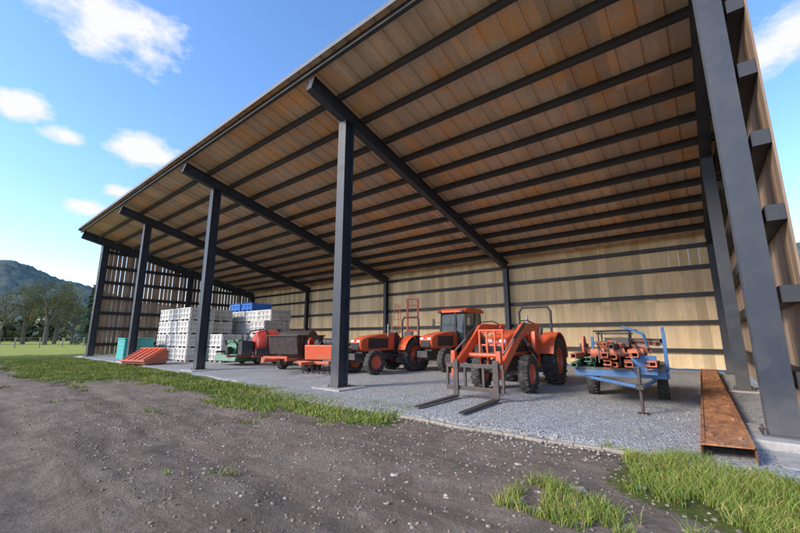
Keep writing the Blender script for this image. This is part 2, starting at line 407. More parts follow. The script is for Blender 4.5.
for x in FX:
    m_=MB(); d=.40; n1=-.22; n0=n1-d; s0=.25
    if x==FX[0]: s0=.9
    slab(m_,x-.011,x+.011,s0,SL-.3,n0+.018,n1-.018)
    slab(m_,x-.11,x+.11,s0,SL-.3,n0,n0+.017); slab(m_,x-.11,x+.11,s0,SL-.3,n1-.017,n1)
    slab(m_,x-.10,x+.10,s0-.012,s0-.001,n0,n1)
    m_.build('rafter',STEEL,barn)
def column(x,y,zt,d=.30,w=.26,zb=.06):
    m_=MB(); m_.bb((x-.009,y-d/2+.014,zb+.02),(x+.009,y+d/2-.014,zt))
    m_.bb((x-w/2,y-d/2,zb+.02),(x+w/2,y-d/2+.013,zt)); m_.bb((x-w/2,y+d/2-.013,zb+.02),(x+w/2,y+d/2,zt))
    m_.bb((x-w/2-.06,y-d/2-.06,zb),(x+w/2+.06,y+d/2+.06,zb+.019)); m_.bb((x-w/2-.02,y-d/2-.02,zt-.02),(x+w/2+.02,y+d/2+.02,zt+.001))
    for sx in(-1,1):
        for sy in(-1,1): m_.cyl((x+sx*(w/2+.03),y+sy*(d/2+.03),zb+.018),(x+sx*(w/2+.03),y+sy*(d/2+.03),zb+.07),.014,None,6)
    m_.build('column',STEEL,barn)
def zr(y): return zdeck(y)-.62/ca+.005
for i,x in enumerate(FX):
    column(x,Y0,zr(Y0)+.03,.32,.28,.12 if i==0 else .05)
    column(x,Y1-.35,zr(Y1-.35)+.03,.25,.2,.05)
    if i in(0,4): column(x,11.85,zr(11.85)+.03,.28,.24,.05)
m_=MB()
for x in FX[1:]: m_.bb((x-.5,Y0-.45,-.05),(x+.5,Y0+.45,.052))
m_.bb((.12,5.95,-.1),(1.3,7.0,.118)); m_.bb((.45,5.25,-.1),(1.2,5.93,.03))
m_.bb((.3,11.5,-.05),(.98,12.2,.05))
m_.build('footings',CONC,barn,bevel=.02)
m_=MB()
yb=Y1-.2
for z in [.75,1.75,2.75,3.75,4.55]:
    m_.bb((XL+.1,yb-.01,z-.07),(XR-.12,yb+.0,z+.07)); m_.bb((XL+.1,yb+.001,z+.06),(XR-.12,yb+.13,z+.07)); m_.bb((XL+.1,yb+.001,z-.07),(XR-.12,yb+.13,z-.06))
for side,xw in ((1,.80),(-1,-30.16)):
    for z in [.75,1.75,2.75,3.75,4.75,5.75,6.75]:
        ye=min(17.2,5+(8.0-.3-z)/.25)
        if ye<6.8: continue
        xa=xw; xb=xw+side*.17
        m_.bb((xa-.005,6.27,z-.1),(xa+.005,ye,z+.1)); m_.bb((xa+.006*side,6.27,z+.09),(xb,ye,z+.1)); m_.bb((xa+.006*side,6.27,z-.1),(xb,ye,z-.09))
        m_.bb((xa+.006*side,6.262,z-.1),(xb,6.269,z+.1))
m_.build('girts',PURL,barn)
m_=MB(); x=XL+.12
while x<XR-.1:
    w=.305; t=random.uniform(.80,1.08); x1=min(x+w-.0025,XR-.06)
    zc=[.1+random.uniform(-.02,.02),2.52+random.uniform(-.03,.03),zdeck(yb)-.03]
    for a,b in zip(zc[:-1],zc[1:]): m_.bb((x,yb+.135,a),(x1,yb+.16,b-.004),t*random.uniform(.90,1.08))
    x+=w
m_.build('back_wall_boards',BACKP,barn)
for side,xw,gap,nm in((1,.975,.010,'right_wall_boards'),(-1,-30.34,.022,'left_wall_boards')):
    m_=MB(); y=6.25
    while y<17.25:
        w=.27 if side>0 else .25; y2=min(y+w-gap*random.uniform(.2,1.8),17.42); t=random.uniform(.65,1.25)
        xa,xb=sorted((xw,xw+side*.025)); z0=.12+random.uniform(-.03,.03)
        m_.hexa([(xa,y,z0),(xb,y,z0),(xb,y2,z0),(xa,y2,z0),(xa,y,zdeck(y)-.24),(xb,y,zdeck(y)-.24),(xb,y2,zdeck(y2)-.24),(xa,y2,zdeck(y2)-.24)],t); y+=w
    m_.build(nm,SIDEP,barn)

# rusty beam on the ground
e=empty('rusty_steel_beam')
m_=MB()
def rb(x0,x1,z0,z1): m_.hexa([(x0,5.15,z0),(x1,5.27,z0),(x1-.05,16.6,z0),(x0+.0,16.6,z0),(x0,5.15,z1),(x1,5.27,z1),(x1-.05,16.6,z1),(x0+.0,16.6,z1)])
rb(-.14,.30,.15,.165); rb(-.14,-.125,.0,.149); rb(.285,.30,.0,.149); rb(-.135,-.10,.166,.172); rb(.26,.295,.166,.172)
for k in range(9):
    for xx in(-.04,.2): m_.cyl((xx,5.6+k*1.2,.166),(xx,5.6+k*1.2,.185),.018,None,8)
m_.build('channel',RUST,e)

# ------------------------------------------------------------ wheel + tractor
def wheel(par,c,Rr,w,rim,lugs=22,side=1):
    m=MB(); h=w/2
    m.lathe([(-h*.55,Rr*.52),(-h*.9,Rr*.62),(-h,Rr*.78),(-h*.92,Rr*.9),(-h*.7,Rr*.955),(0,Rr*.965),(h*.7,Rr*.955),(h*.92,Rr*.9),(h,Rr*.78),(h*.9,Rr*.62),(h*.55,Rr*.52),(-h*.55,Rr*.52)],c,36)
    for i in range(lugs):
        for sd in(-1,1):
            a=2*math.pi*(i+.25*(sd+1))/lugs
            rot=Matrix.Rotation(a,3,'X')@Matrix.Rotation(R(28)*sd,3,'Y')
            off=Matrix.Rotation(a,3,'X')@Vector((sd*h*.5,Rr*.965,0))
            m.box(Vector(c)+off,(h*1.05,Rr*.07,Rr*.055),rot)
    m.build('tyre',TYRE,par,smooth=35)
    m=MB(); s=side
    m.lathe([(s*h*.72,Rr*.54),(s*h*.74,Rr*.5),(s*h*.35,Rr*.46),(s*h*.2,Rr*.25),(s*h*.45,Rr*.2),(s*h*.5,Rr*.12),(s*h*.5,.001)],c,28)
    m.lathe([(-s*h*.72,Rr*.54),(-s*h*.74,Rr*.5),(-s*h*.2,Rr*.45),(s*h*.1,Rr*.2),(s*h*.1,.001)],c,28)
    for k in range(6):
        a=k*math.pi/3; q=(c[0]+s*h*.42,c[1]+Rr*.16*math.cos(a),c[2]+Rr*.16*math.sin(a)); m.cyl(q,(q[0]+s*h*.14,q[1],q[2]),Rr*.022,None,6)
    m.build('rim',rim,par,smooth=35)
def tractor(name,loc,rz=0,sc=1,cab=False,loader=False,rim=None,col=None):
    e=empty(name,loc,rz,sc); rim=rim or ORANGE; col=col or ORANGE
    RR_,RF=.62,.42; wb=2.0
    for s in(-1,1):
        wheel(e,(s*.60,0,RR_),RR_,.36,rim,20,s); wheel(e,(s*.56,-wb,RF),RF,.24,rim,18,s)
    MB().bb((-.17,-2.25,.48),(.17,.35,.78)).bb((-.26,-.45,.45),(.26,.3,.85)).build('transmission',BLACK,e,.02)
    MB().cyl((-.5,-wb,.43),(.5,-wb,.43),.06).cyl((-.5,0,.62),(.5,0,.62),.1).bb((-.1,-wb-.12,.4),(.1,-wb+.12,.52)).build('axles',BLACK,e,.01)
    pr=[(-.72,.80),(-2.18,.78),(-2.36,.84),(-2.42,1.0),(-2.40,1.14),(-2.30,1.23),(-2.05,1.29),(-1.5,1.37),(-.72,1.42)]
    MB().prism(pr,-.27,.27).build('hood',col,e,.045,30)
    m=MB().bb((-.2,-2.435,.86),(.2,-2.40,1.08))
    for k in range(6): m.bb((-.19,-2.45,.875+k*.034),(.19,-2.436,.89+k*.034))
    m.build('grille',BLACK,e,.005)
    MB().bb((-.24,-2.425,1.10),(-.08,-2.385,1.18)).bb((.08,-2.425,1.10),(.24,-2.385,1.18)).build('headlights',LIGHTW,e,.01)
    m=MB()
    for s in(-1,1):
        for k in range(7): m.box((s*.276,-1.55,.92+k*.045),(.012,.8,.022))
        m.bb((s*.268,-2.05,.88),(s*.273,-1.05,1.24))
    m.build('side_vents',BLACK,e)
    MB().bb((-.22,-2.62,.50),(.22,-2.2,.72)).build('front_weight',BLACK,e,.02)
    MB().prism([(-.72,.7),(-.72,1.42),(-.5,1.46),(-.42,1.3),(-.5,.7)],-.24,.24).build('dash',BLACK,e,.03)
    MB().cyl((0,-.5,1.3),(0,-.32,1.5),.025).build('steering_column',BLACK,e)
    m=MB(); pts=[]
    for i in range(21):
        a=2*math.pi*i/20; v=Matrix.Rotation(R(35),3,'X')@Vector((.2*math.cos(a),.2*math.sin(a),0)); pts.append((v.x,-.31+v.y,1.51+v.z))
    m.tube(pts,.014,6); m.cyl(pts[0],pts[10],.01); m.cyl(pts[5],(0,-.31,1.51),.01); m.build('steering_wheel',BLACK,e,smooth=60)
    MB().bb((-.5,-.95,.60),(.5,-.35,.64)).bb((-.5,-.75,.35),(-.38,-.55,.6)).bb((.38,-.75,.35),(.5,-.55,.6)).build('platform',BLACK,e,.01)
    for s in(-1,1):
        r0=.70;r1=.735
        an=[R(a) for a in range(15,176,16)]
        outer=[(-math.cos(a)*r1,RR_+math.sin(a)*r1) for a in an]; inner=[(-math.cos(a)*r0,RR_+math.sin(a)*r0) for a in reversed(an)]
        xa,xb=(s*.40,s*.78); MB().prism(outer+inner,min(xa,xb),max(xa,xb)).build('fender',col,e,.01)
        pp=[(-math.cos(a)*r0,RR_+math.sin(a)*r0) for a in an]+[(.5,.7),(-.6,.66)]
        xa,xb=(s*.375,s*.398); MB().prism(pp,min(xa,xb),max(xa,xb)).build('fender_panel',col,e,.005)
        MB().bb((s*.42,.62,1.0),(s*.55,.68,1.12)).build('tail_light',RED,e,.01)
    MB().prism([(-.12,.98),(.32,.98),(.42,1.5),(.34,1.52),(.22,1.1),(-.12,1.1)],-.24,.24).build('seat',SEAT,e,.04,40)
    MB().bb((-.2,-.1,.8),(.2,.3,.975)).build('seat_base',BLACK,e)
    if not cab:
        MB().tube([(-.45,.45,.75),(-.45,.48,1.95),(-.36,.49,2.08),(.36,.49,2.08),(.45,.48,1.95),(.45,.45,.75)],.035,8).build('roll_bar',BLACK,e,smooth=50)
        MB().cyl((.3,-1.1,1.3),(.3,-1.1,1.75),.03).build('exhaust',GREY,e)
    else:
        m=MB()
        for s in(-1,1):
            m.tube([(s*.56,-.72,.85),(s*.54,-.6,2.12)],.035,8); m.tube([(s*.56,.0,1.35),(s*.55,.1,2.12)],.03,8); m.tube([(s*.54,.62,1.2),(s*.53,.55,2.12)],.035,8)
            m.cyl((s*.56,-.72,.85),(s*.56,-.3,.8),.03)
        m.cyl((-.54,-.6,2.1),(.54,-.6,2.1),.03); m.cyl((-.56,-.7,1.0),(.56,-.7,1.0),.02)
        m.build('cab_frame',BLACK,e,smooth=50)
        MB().prism([(-.78,2.12),(-.74,2.22),(-.5,2.29),(.5,2.29),(.72,2.22),(.74,2.12)],-.64,.64).build('cab_roof',col,e,.04)
        m=MB(); m.hexa([(-.53,-.70,1.0),(.53,-.70,1.0),(.53,-.69,1.0),(-.53,-.69,1.0),(-.51,-.60,2.1),(.51,-.60,2.1),(.51,-.59,2.1),(-.51,-.59,2.1)])
        for s in(-1,1): m.hexa([(s*.555,-.68,.9),(s*.56,-.68,.9),(s*.56,.58,1.25),(s*.555,.58,1.25),(s*.54,-.58,2.1),(s*.545,-.58,2.1),(s*.545,.52,2.1),(s*.54,.52,2.1)])
        m.bb((-.5,.585,1.2),(.5,.59,2.1)); m.build('cab_glass',GLASS,e)
        m=MB()
        for s in(-1,1): m.box((s*.52,-.80,2.16),(.14,.06,.09)); m.tube([(s*.56,-.7,1.75),(s*.8,-.78,1.75)],.012,6); m.bb((s*.80-.06,-.80,1.62),(s*.80+.06,-.77,1.9))
        m.build('lamps_and_mirrors',BLACK,e,.01)
        MB().cyl((.33,-.95,1.3),(.33,-.95,2.1),.035).cyl((.33,-.95,1.55),(.33,-.95,1.85),.055).build('exhaust',BLACK,e)
    if loader:
        for s in(-1,1):
            x=s*.44
            MB().prism([(-1.25,.5),(-.85,.5),(-.82,1.5),(-.98,1.58),(-1.12,1.5)],x-.05,x+.05).build('loader_post',col,e,.012)
            MB().prism([(-.90,1.54),(-.92,1.40),(-2.05,1.30),(-3.32,.52),(-3.42,.62),(-3.40,.70),(-2.2,1.50),(-2.0,1.54)],x+s*.06-.04,x+s*.06+.04).build('loader_arm',col,e,.012)
            MB().cyl((x+s*.06,-1.1,.75),(x+s*.06,-1.7,1.05),.038).build('lift_cylinder',BLACK,e,smooth=40)
            MB().cyl((x+s*.06,-1.7,1.05),(x+s*.06,-2.15,1.28),.02).build('cylinder_rod',GREY,e,smooth=40)
            MB().cyl((x+s*.12,-2.1,1.52),(x+s*.12,-2.8,1.18),.034).build('tilt_cylinder',BLACK,e,smooth=40)
            MB().cyl((x+s*.12,-2.8,1.18),(x+s*.12,-3.42,.88),.018).build('tilt_rod',GREY,e,smooth=40)
            MB().tube([(x+s*.02,-1.05,1.55),(x,-1.5,1.62),(x+s*.02,-2.1,1.58)],.013,6).build('hoses',BLACK,e)
            MB().prism([(-3.36,.42),(-3.52,.42),(-3.52,.95),(-3.42,.95)],x+s*.06-.045,x+s*.06+.045).build('coupler',col,e,.008)
        MB().cyl((-.48,-2.9,.84),(.48,-2.9,.84),.05).build('cross_tube',col,e,smooth=40)
        m=MB()
        for x in(-.27,-.09,.09,.27): m.bb((x-.018,-2.70,.55),(x+.018,-2.66,1.35))
        for z in(.58,.8,1.05,1.33): m.bb((-.29,-2.658,z-.02),(.29,-2.63,z+.02))
        m.bb((-.3,-2.69,1.351),(.3,-2.63,1.39)).build('grille_guard',col,e,.004)
        m=MB(); yb_=-3.56
        m.bb((-.62,yb_-.03,.62),(.62,yb_+.03,.70)); m.bb((-.62,yb_-.03,.18),(.62,yb_+.03,.26))
        for x in(-.6,-.2,.2,.6): m.bb((x-.025,yb_-.025,.261),(x+.025,yb_+.025,.619))
        for x in(-.38,.48):
            m.bb((x-.055,yb_-.08,.05),(x+.055,yb_-.035,.78))
            m.prism([(yb_-.081,.04),(yb_-.081,.085),(yb_-1.45,.058),(yb_-1.5,.045),(yb_-1.45,.04)],x-.055,x+.055)
        m.build('pallet_forks',FORK,e,.006)
    m=MB()
    for s in(-1,1): m.tube([(s*.22,.3,.55),(s*.38,1.0,.45)],.025,8)
    m.cyl((0,.3,.95),(0,.95,.8),.03); m.build('three_point_hitch',BLACK,e)
    return e
tractor('loader_tractor',(-3.72,10.45,.012),R(1.5),1.0,loader=True)
tractor('cab_tractor',(-7.6,13.5,.012),R(-2),1.02,cab=True,rim=CREAM)
tractor('compact_tractor',(-8.85,11.2,.012),R(-5),.95)

# ------------------------------------------------------------ flatbed cart with painted beams and machine parts
e=empty('equipment_trailer',(-1.35,9.4,.012),R(4),.95)
m=MB()
for x in(-.55,.55): m.bb((x-.04,-1.5,.5),(x+.04,1.4,.6))
for y in(-1.46,-.7,0,.7,1.36): m.bb((-.75,y-.03,.601),(.75,y+.03,.66))
m.bb((-.79,-1.5,.54),(-.752,1.4,.68)); m.bb((.752,-1.5,.54),(.79,1.4,.68)); m.bb((-.75,-1.54,.54),(.75,-1.501,.66))
m.tube([(-.5,-1.5,.5),(.3,-2.25,.46)],.035,8); m.tube([(.55,-1.5,.5),(.38,-2.25,.46)],.035,8)
m.bb((.74,-1.3,.681),(.80,-1.22,1.38)); m.bb((.74,-.3,.681),(.80,-.22,1.5)); m.bb((.745,-1.22,1.10),(.795,-.3,1.17)); m.bb((.76,-1.2,.73),(.785,-.32,1.09))
m.bb((.74,.7,.681),(.80,.78,1.3)); m.bb((-.79,1.0,.681),(-.73,1.08,1.3)); m.bb((-.73,1.02,1.1),(.74,1.06,1.17))
m.bb((.25,-1.75,.62),(.62,-1.56,.95)); m.tube([(.5,-1.2,1.1),(.45,-1.3,1.35),(.1,-1.0,1.5)],.025,8)
m.build('frame',BLUE,e,.006)
m=MB(); m.cyl((.35,-2.2,.05),(.35,-2.2,.78),.028); m.bb((.27,-2.28,.0),(.43,-2.12,.03)); m.cyl((.27,-2.2,.76),(.45,-2.2,.80),.012); m.bb((.3,-2.4,.43),(.4,-2.26,.5)); m.build('jack_stand',FORK,e)
m=MB(); m.bb((-.74,-1.45,.661),(.74,1.35,.70)); m.build('deck',WOOD,e)
for s in(-1,1): wheel(e,(s*.66,-.1,.34),.34,.2,CREAM,24,s)
m=MB();g=MB();k_=MB()
def cbeam(tg,c,L_,rz,rx,t,w=.12,h=.08):   # channel section beam
    rm=Euler((rx,0,rz)).to_matrix()
    for off,d in (((0,0,h/2),(w,L_,.014)),((w/2-.007,0,0),(.014,L_,h-.016)),((0,0,-h/2),(w,L_,.014))):
        tg.box(Vector(c)+rm@Vector(off),d,rm,t)
    tg.box(Vector(c)+rm@Vector((-w/2+.03,0,0)),(.01,L_-.04,h-.02),rm,t*.45)
for lay in range(3):
    for k in range(9-lay):
        x=-.76+k*.165+random.uniform(-.03,.03)+lay*.06; z=.76+lay*.095
        tgt=g if (k<3 and lay<2) else m
        cbeam(tgt,(x,-.75+random.uniform(-.3,.25),z),random.uniform(1.3,2.2),R(random.uniform(-9,9)),R(random.uniform(-2,3)),random.uniform(.6,1.3),.13,.075)
for k in range(9):
    cbeam(m if k%4 else k_,(random.uniform(-.5,.35),-.85+random.uniform(-.3,.2),1.05+k*.022),random.uniform(.6,1.3),R(random.uniform(-50,75)),R(random.uniform(-9,9)),random.uniform(.7,1.3),.11,.07)
for x in(-.35,.0,.3):   # rollers / spring tines of dismantled implement
    m.cyl((x-.12,-1.5,.98),(x+.12,-1.45,1.0),.08,None,14); k_.cyl((x-.17,-1.5,.98),(x+.17,-1.45,1.0),.03,None,8)
    k_.tube([(x,-1.3,1.15),(x+.05,-1.65,1.05),(x+.05,-1.7,.8)],.016,6)
k_.bb((-.1,-1.3,1.1),(.2,-1.0,1.28))
m.lathe([(-.02,.001),(-.02,.2),(.02,.2),(.02,.001)],(-.62,-1.2,1.12),18); k_.cyl((-.7,-1.2,1.12),(-.54,-1.2,1.12),.04)
m.build('orange_beams',ORLUM,e,.004); g.build('green_beams',GRLUM,e,.004); k_.build('fittings',FORK,e,.004)
m=MB(); 
for x in(-.45,.15):
    m.tube([(x,-.3,1.0),(x,-.3,1.42)],.018,6); m.tube([(x,.3,1.0),(x,.3,1.42)],.018,6)
m.tube([(-.55,-.3,1.42),(.3,-.3,1.44)],.02,6); m.tube([(-.55,.3,1.42),(.3,.3,1.44)],.02,6); m.bb((-.5,-.28,1.35),(.2,.28,1.39)); m.build('saw_table',BLACK,e)

# ------------------------------------------------------------ bins
def binmesh(mb,c,h=.66,w=1.18,t=1):
    x,y,z=c; q=w/2; th=.03
    z0=z+.1
    for s in(-1,1):
        mb.bb((x-q,y+s*q-(th if s>0 else 0),z0),(x+q,y+s*q+(0 if s>0 else th),z+h),t)
        mb.bb((x+s*q-(th if s>0 else 0),y-q+th,z0),(x+s*q+(0 if s>0 else th),y+q-th,z+h),t*.97)
    mb.bb((x-q,y-q,z+.085),(x+q,y+q,z0-.001),t)
    for a in(-1,0,1):
        for b in(-1,0,1): mb.bb((x+a*(q-.08)-.08,y+b*(q-.08)-.08,z),(x+a*(q-.08)+.08,y+b*(q-.08)+.08,z+.084),t*.8)
    for k in range(4):
        o=-q+.04+k*(w-.08)/3
        for s in(-1,1):
            mb.bb((x+o-.03,y+s*q-.002*s,z0+.05),(x+o+.03,y+s*(q+.03),z+h-.05),t); mb.bb((x+s*q-.002*s,y+o-.03,z0+.05),(x+s*(q+.03),y+o+.03,z+h-.05),t)
    for zz in(z+h-.06,z0,z0+.24):
        for s in(-1,1):
            mb.bb((x-q-.034,y+s*(q+.001),zz),(x+q+.034,y+s*(q+.036),zz+.055),t*1.04); mb.bb((x+s*(q+.001),y-q,zz),(x+s*(q+.036),y+q,zz+.055),t*1.04)
    for k in range(9):   # vent slots
        o=-q+.12+k*(w-.24)/8
        for s in(-1,1):
            for zz in(z0+.12,z0+.36):
                mb.bb((x+o-.012,y+s*(q+.0005),zz),(x+o+.012,y+s*(q+.003),zz+.09),.25); mb.bb((x+s*(q+.0005),y+o-.012,zz),(x+s*(q+.003),y+o+.012,zz+.09),.25)
def stack(x,y,n,rz=0,mat=None,h=.67,z=.012,nm='plastic_bin_stack'):
    e=empty(nm,(x,y,z),rz+random.uniform(-.03,.03))
    for i in range(n):
        m=MB(); binmesh(m,(random.uniform(-.035,.035),random.uniform(-.035,.035),i*h),h,t=random.uniform(.75,1.08)); m.build('plastic_bin',mat or WHITE,e)
for i in range(3): stack(-22.9+i*1.3,8.5,4)
for i in range(2): stack(-22.3+i*1.3,9.85,4,.02)
stack(-18.6,9.4,2); 
for i in range(5): stack(-23.3+i*1.3,11.6,4,.01,h=.66)
for i in range(2): stack(-21.4+i*1.25,11.7,1,0,BLUEP,.45,2.66,'blue_bin')
stack(-17.5,10.9,3)

for x,y in((-23.9,6.75),(-22.9,6.95)):
    e=empty('teal_storage_bin',(x,y,.0),.1)
    m=MB(); m.bb((-.42,-.42,.06),(.42,.42,1.1)); 
    for k in range(5): m.bb((-.44,-.44,.15+k*.2),(.44,.44,.19+k*.2))
    m.build('body',TEAL,e,.04,30); MB().bb((-.46,-.46,1.101),(.46,.46,1.17)).build('lid',TEAL,e,.03); MB().bb((-.4,-.4,0),(.4,.4,.059)).build('base',BLACK,e)
e=empty('orange_hopper_bin',(-19.6,6.2,.0),R(22))
MB().prism([(-.55,.06),(.5,.06),(.58,.62),(.30,.70),(-.62,.22)],-.68,.68).build('body',ORANGE,e,.03)
m=MB()
for j in range(5): m.prism([(.30,.701),(.30,.735),(-.64,.255),(-.62,.222)],-.62+j*.29,-.56+j*.29)
m.bb((-.72,-.66,.18),(.72,-.60,.25)); m.bb((-.72,.27,.69),(.72,.35,.74)); m.build('ribs',ORANGE,e,.006)
MB().bb((-.6,-.5,.0),(-.5,.5,.059)).bb((.5,-.5,.0),(.6,.5,.059)).build('skids',BLACK,e)
e=empty('orchard_sprayer',(-14.7,9.6,.012),R(-15))
MB().lathe([(-1.0,.001),(-.98,.25),(-.88,.46),(-.7,.55),(.7,.55),(.88,.46),(.98,.25),(1.0,.001)],(0,0,.95),28,1,'y').build('tank',RED,e,smooth=35)
m=MB()
for y in(-.55,0,.55): m.lathe([(-.03,.552),(-.03,.575),(.03,.575),(.03,.552)],(0,y,.95),28,1,'y')
m.bb((-.3,-1.5,.5),(.3,-1.05,1.05)); m.tube([(.2,-1.3,1.05),(.25,-1.2,1.45),(.1,-.6,1.55)],.03,8); m.bb((.45,-1.0,.5),(.62,.2,.75)); m.build('pump_and_straps',BLACK,e,.01)
MB().lathe([(0,.16),(.06,.16),(.07,.001)],(0,0,1.49),18,1,'z').build('tank_lid',BLACK,e)
MB().bb((-.5,-1.1,.38),(-.4,1.3,.48)).bb((.4,-1.1,.38),(.5,1.3,.48)).bb((-.4,-.6,.38),(.4,-.5,.48)).bb((-.05,-2.0,.4),(.05,-.6,.48)).build('frame',DRED,e,.01)
MB().lathe([(0,.5),(.3,.56),(.32,.45),(.3,.1),(.3,.001)],(0,1.1,.85),26,1,'y').build('fan_housing',GREY,e,smooth=35)
for s in(-1,1): wheel(e,(s*.62,.3,.36),.36,.22,CREAM,20,s)
e=empty('manure_spreader',(-11.9,8.7,.012),R(25))
MB().prism([(-.95,.62),(.95,.62),(1.1,1.25),(-1.1,1.25)],-.55,.55).build('hopper',FORK,e,.02)
m=MB()
for k in range(5):
    for s in(-1,1): m.bb((s*.55-.03,-.85+k*.42,.64),(s*.55+.03,-.80+k*.42,1.24))
m.bb((-.6,-1.13,1.24),(.6,1.13,1.29)); m.build('ribs',BLACK,e,.005)
MB().lathe([(-.62,.001),(-.62,.5),(-.57,.52),(.57,.52),(.62,.5),(.62,.001)],(0,0,.95),26).build('drum',FORK,e,smooth=35)
MB().bb((-.45,-1.5,.42),(-.37,1.0,.5)).bb((.37,-1.5,.42),(.45,1.0,.5)).bb((-.06,-2.2,.42),(.06,-1.3,.5)).bb((-.45,-1.5,.501),(.45,-1.42,.58)).build('frame',ORANGE,e,.01)
for s in(-1,1): wheel(e,(s*.7,.2,.34),.34,.2,CREAM,20,s)
e=empty('seed_drill',(-10.3,8.75,.012),R(20))
MB().prism([(-.35,.45),(.35,.45),(.45,.9),(-.4,.95)],-.65,.65).build('box',ORANGE,e,.03)
MB().prism([(-.3,.0+.6),(.0,.6),(.05,.86),(-.32,.86)],.66,.95).build('side_box',GREEN,e,.02)
MB().bb((-.6,-.9,.35),(.6,-.8,.44)).bb((-.05,-1.6,.36),(.05,-.8,.44)).bb((-.6,-.8,.37),(-.52,.4,.44)).bb((.52,-.8,.37),(.6,.4,.44)).build('frame',ORANGE,e,.01)
m=MB()
for k in range(6): m.tube([(-.5+k*.2,-.6,.4),(-.5+k*.2,-.75,.2),(-.5+k*.2,-.6,.03)],.018,6); m.cyl((-.5+k*.2,-.3,.95),(-.5+k*.2,-.25,1.05),.03)
m.build('tines',FORK,e); MB().lathe([(-.03,.001),(-.03,.2),(.03,.2),(.03,.001)],(-.5,-.2,1.0),18).build('pulley',RED,e)
m=MB(); m.lathe([(-.2,.001),(-.2,.16),(.2,.16),(.2,.001)],(.1,0,1.02),18); m.bb((-.3,-.3,.93),(-.15,.3,1.12)); m.bb((.35,-.25,.93),(.6,.2,1.1)); m.build('gear_cover',BLACK,e,.01)
for s in(-1,1): wheel(e,(s*.78,.1,.28),.28,.16,GREEN if s>0 else CREAM,18,s)
e=empty('rotary_mower',(-16.2,8.6,.012),R(10))
MB().prism([(-.6,.2),(.6,.2),(.5,.5),(-.5,.5)],-.7,.7).build('deck',GREEN,e,.03)
MB().prism([(-.35,.501),(.35,.501),(.3,1.05),(-.2,1.12)],-.35,.35).build('engine_cover',GREEN,e,.04)
MB().bb((-.2,-.6,.501),(.2,-.36,.8)).cyl((0,-.4,.6),(0,-1.0,.6),.04).cyl((.2,.1,1.05),(.2,.1,1.35),.03).build('gearbox',BLACK,e,.02)
MB().tube([(-.4,.0,.5),(-.3,-.4,1.1),(.3,-.4,1.1),(.4,0,.5)],.03,8).build('hitch_frame',BLACK,e)
for s in(-1,1): wheel(e,(s*.5,.75,.2),.2,.12,CREAM,14,s)
e=empty('forklift_mast',(-10.75,14.4,.0),R(20))
m=MB()
for s in(-1,1): m.bb((s*.26-.04,-.04,0),(s*.26+.04,.04,3.05)); 
for z in(.3,.9,1.5,2.1,2.7,3.0): m.bb((-.22,-.03,z),(.22,.03,z+.05))
m.bb((-.5,.3,.0),(.5,-.4,.25)); m.build('mast',RED,e,.006)
e=empty('orchard_ladder',(-11.9,14.6,.0),R(30))
m=MB(); 
for s in(-1,1): m.tube([(s*.42,-.5,0),(s*.1,.25,2.9)],.025,6)
for k in range(9): f=(k+.5)/9; m.tube([(-.42+.32*f,-.5+.75*f,2.9*f),(.42-.32*f,-.5+.75*f,2.9*f)],.018,6)
m.tube([(0,.25,2.9),(0,1.3,0)],.022,6); m.build('ladder',ORLUM,e)

# ------------------------------------------------------------ hills and trees
def hills():
    az=np.linspace(0,2*np.pi,1081); rr=np.linspace(0,1,40)
    A,Q=np.meshgrid(az,rr); 
    dist=420+Q*420
    base=62+34*np.sin(A*3+1.2)+18*np.sin(A*7+2)
    dw=np.abs(((A-np.pi*.985+np.pi)%(2*np.pi))-np.pi); de=np.abs(((A-np.pi*.44+np.pi)%(2*np.pi))-np.pi)
    peak=base*.55+98*np.exp(-(dw/.22)**2)+120*np.exp(-(de/.35)**2)
    prof=np.sin(np.clip(Q*1.15,0,1)*np.pi/2)
    n=fbm(A*9,Q*3+3,3)-.5
    z=peak*prof+n*30*prof+ (rng.random(A.shape)-.5)*5*prof-3
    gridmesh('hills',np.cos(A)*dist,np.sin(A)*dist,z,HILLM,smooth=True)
m,nt,p=newmat('forested_hillside'); v=pos(nt)
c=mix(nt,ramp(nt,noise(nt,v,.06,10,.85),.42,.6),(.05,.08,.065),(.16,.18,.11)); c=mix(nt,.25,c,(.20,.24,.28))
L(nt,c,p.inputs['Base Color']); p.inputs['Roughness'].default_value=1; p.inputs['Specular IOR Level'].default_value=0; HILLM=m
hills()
def leafcloud(mb,c,r,n,sz,tlo=.6,thi=1.3,fl=1):
    for i in range(n):
        d=Vector((random.gauss(0,1),random.gauss(0,1),random.gauss(0,1))).normalized()*(r*random.random()**.45); d.z*=fl
        q=Vector(c)+d; u=Vector((random.uniform(-1,1),random.uniform(-1,1),random.uniform(-1,1))).normalized()*sz*random.uniform(.6,1.3); w=u.orthogonal().normalized()*sz*.6
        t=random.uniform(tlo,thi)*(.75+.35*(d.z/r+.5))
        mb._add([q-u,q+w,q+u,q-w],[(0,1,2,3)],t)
def decid(H):
    w=MB();l=MB(); w.cyl((0,0,0),(.1,.05,H*.4),.03*H,.018*H,8)
    for k in range(13):
        a=random.uniform(0,6.28); z0=H*random.uniform(.2,.5); L_=H*random.uniform(.25,.45); el=random.uniform(.45,1.35)
        tip=Vector((math.cos(a)*math.cos(el)*L_,math.sin(a)*math.cos(el)*L_,z0+math.sin(el)*L_)); w.cyl((.05,.02,z0),tip,.011*H,.004*H,6)
        for j in range(4):
            b=tip+Vector((random.uniform(-1,1),random.uniform(-1,1),random.uniform(-.3,1)))*H*.11; w.cyl(tip-Vector((0,0,.05)),b,.004*H,.0015*H,5)
            leafcloud(l,b,H*.085,80,H*.009)
    return w,l
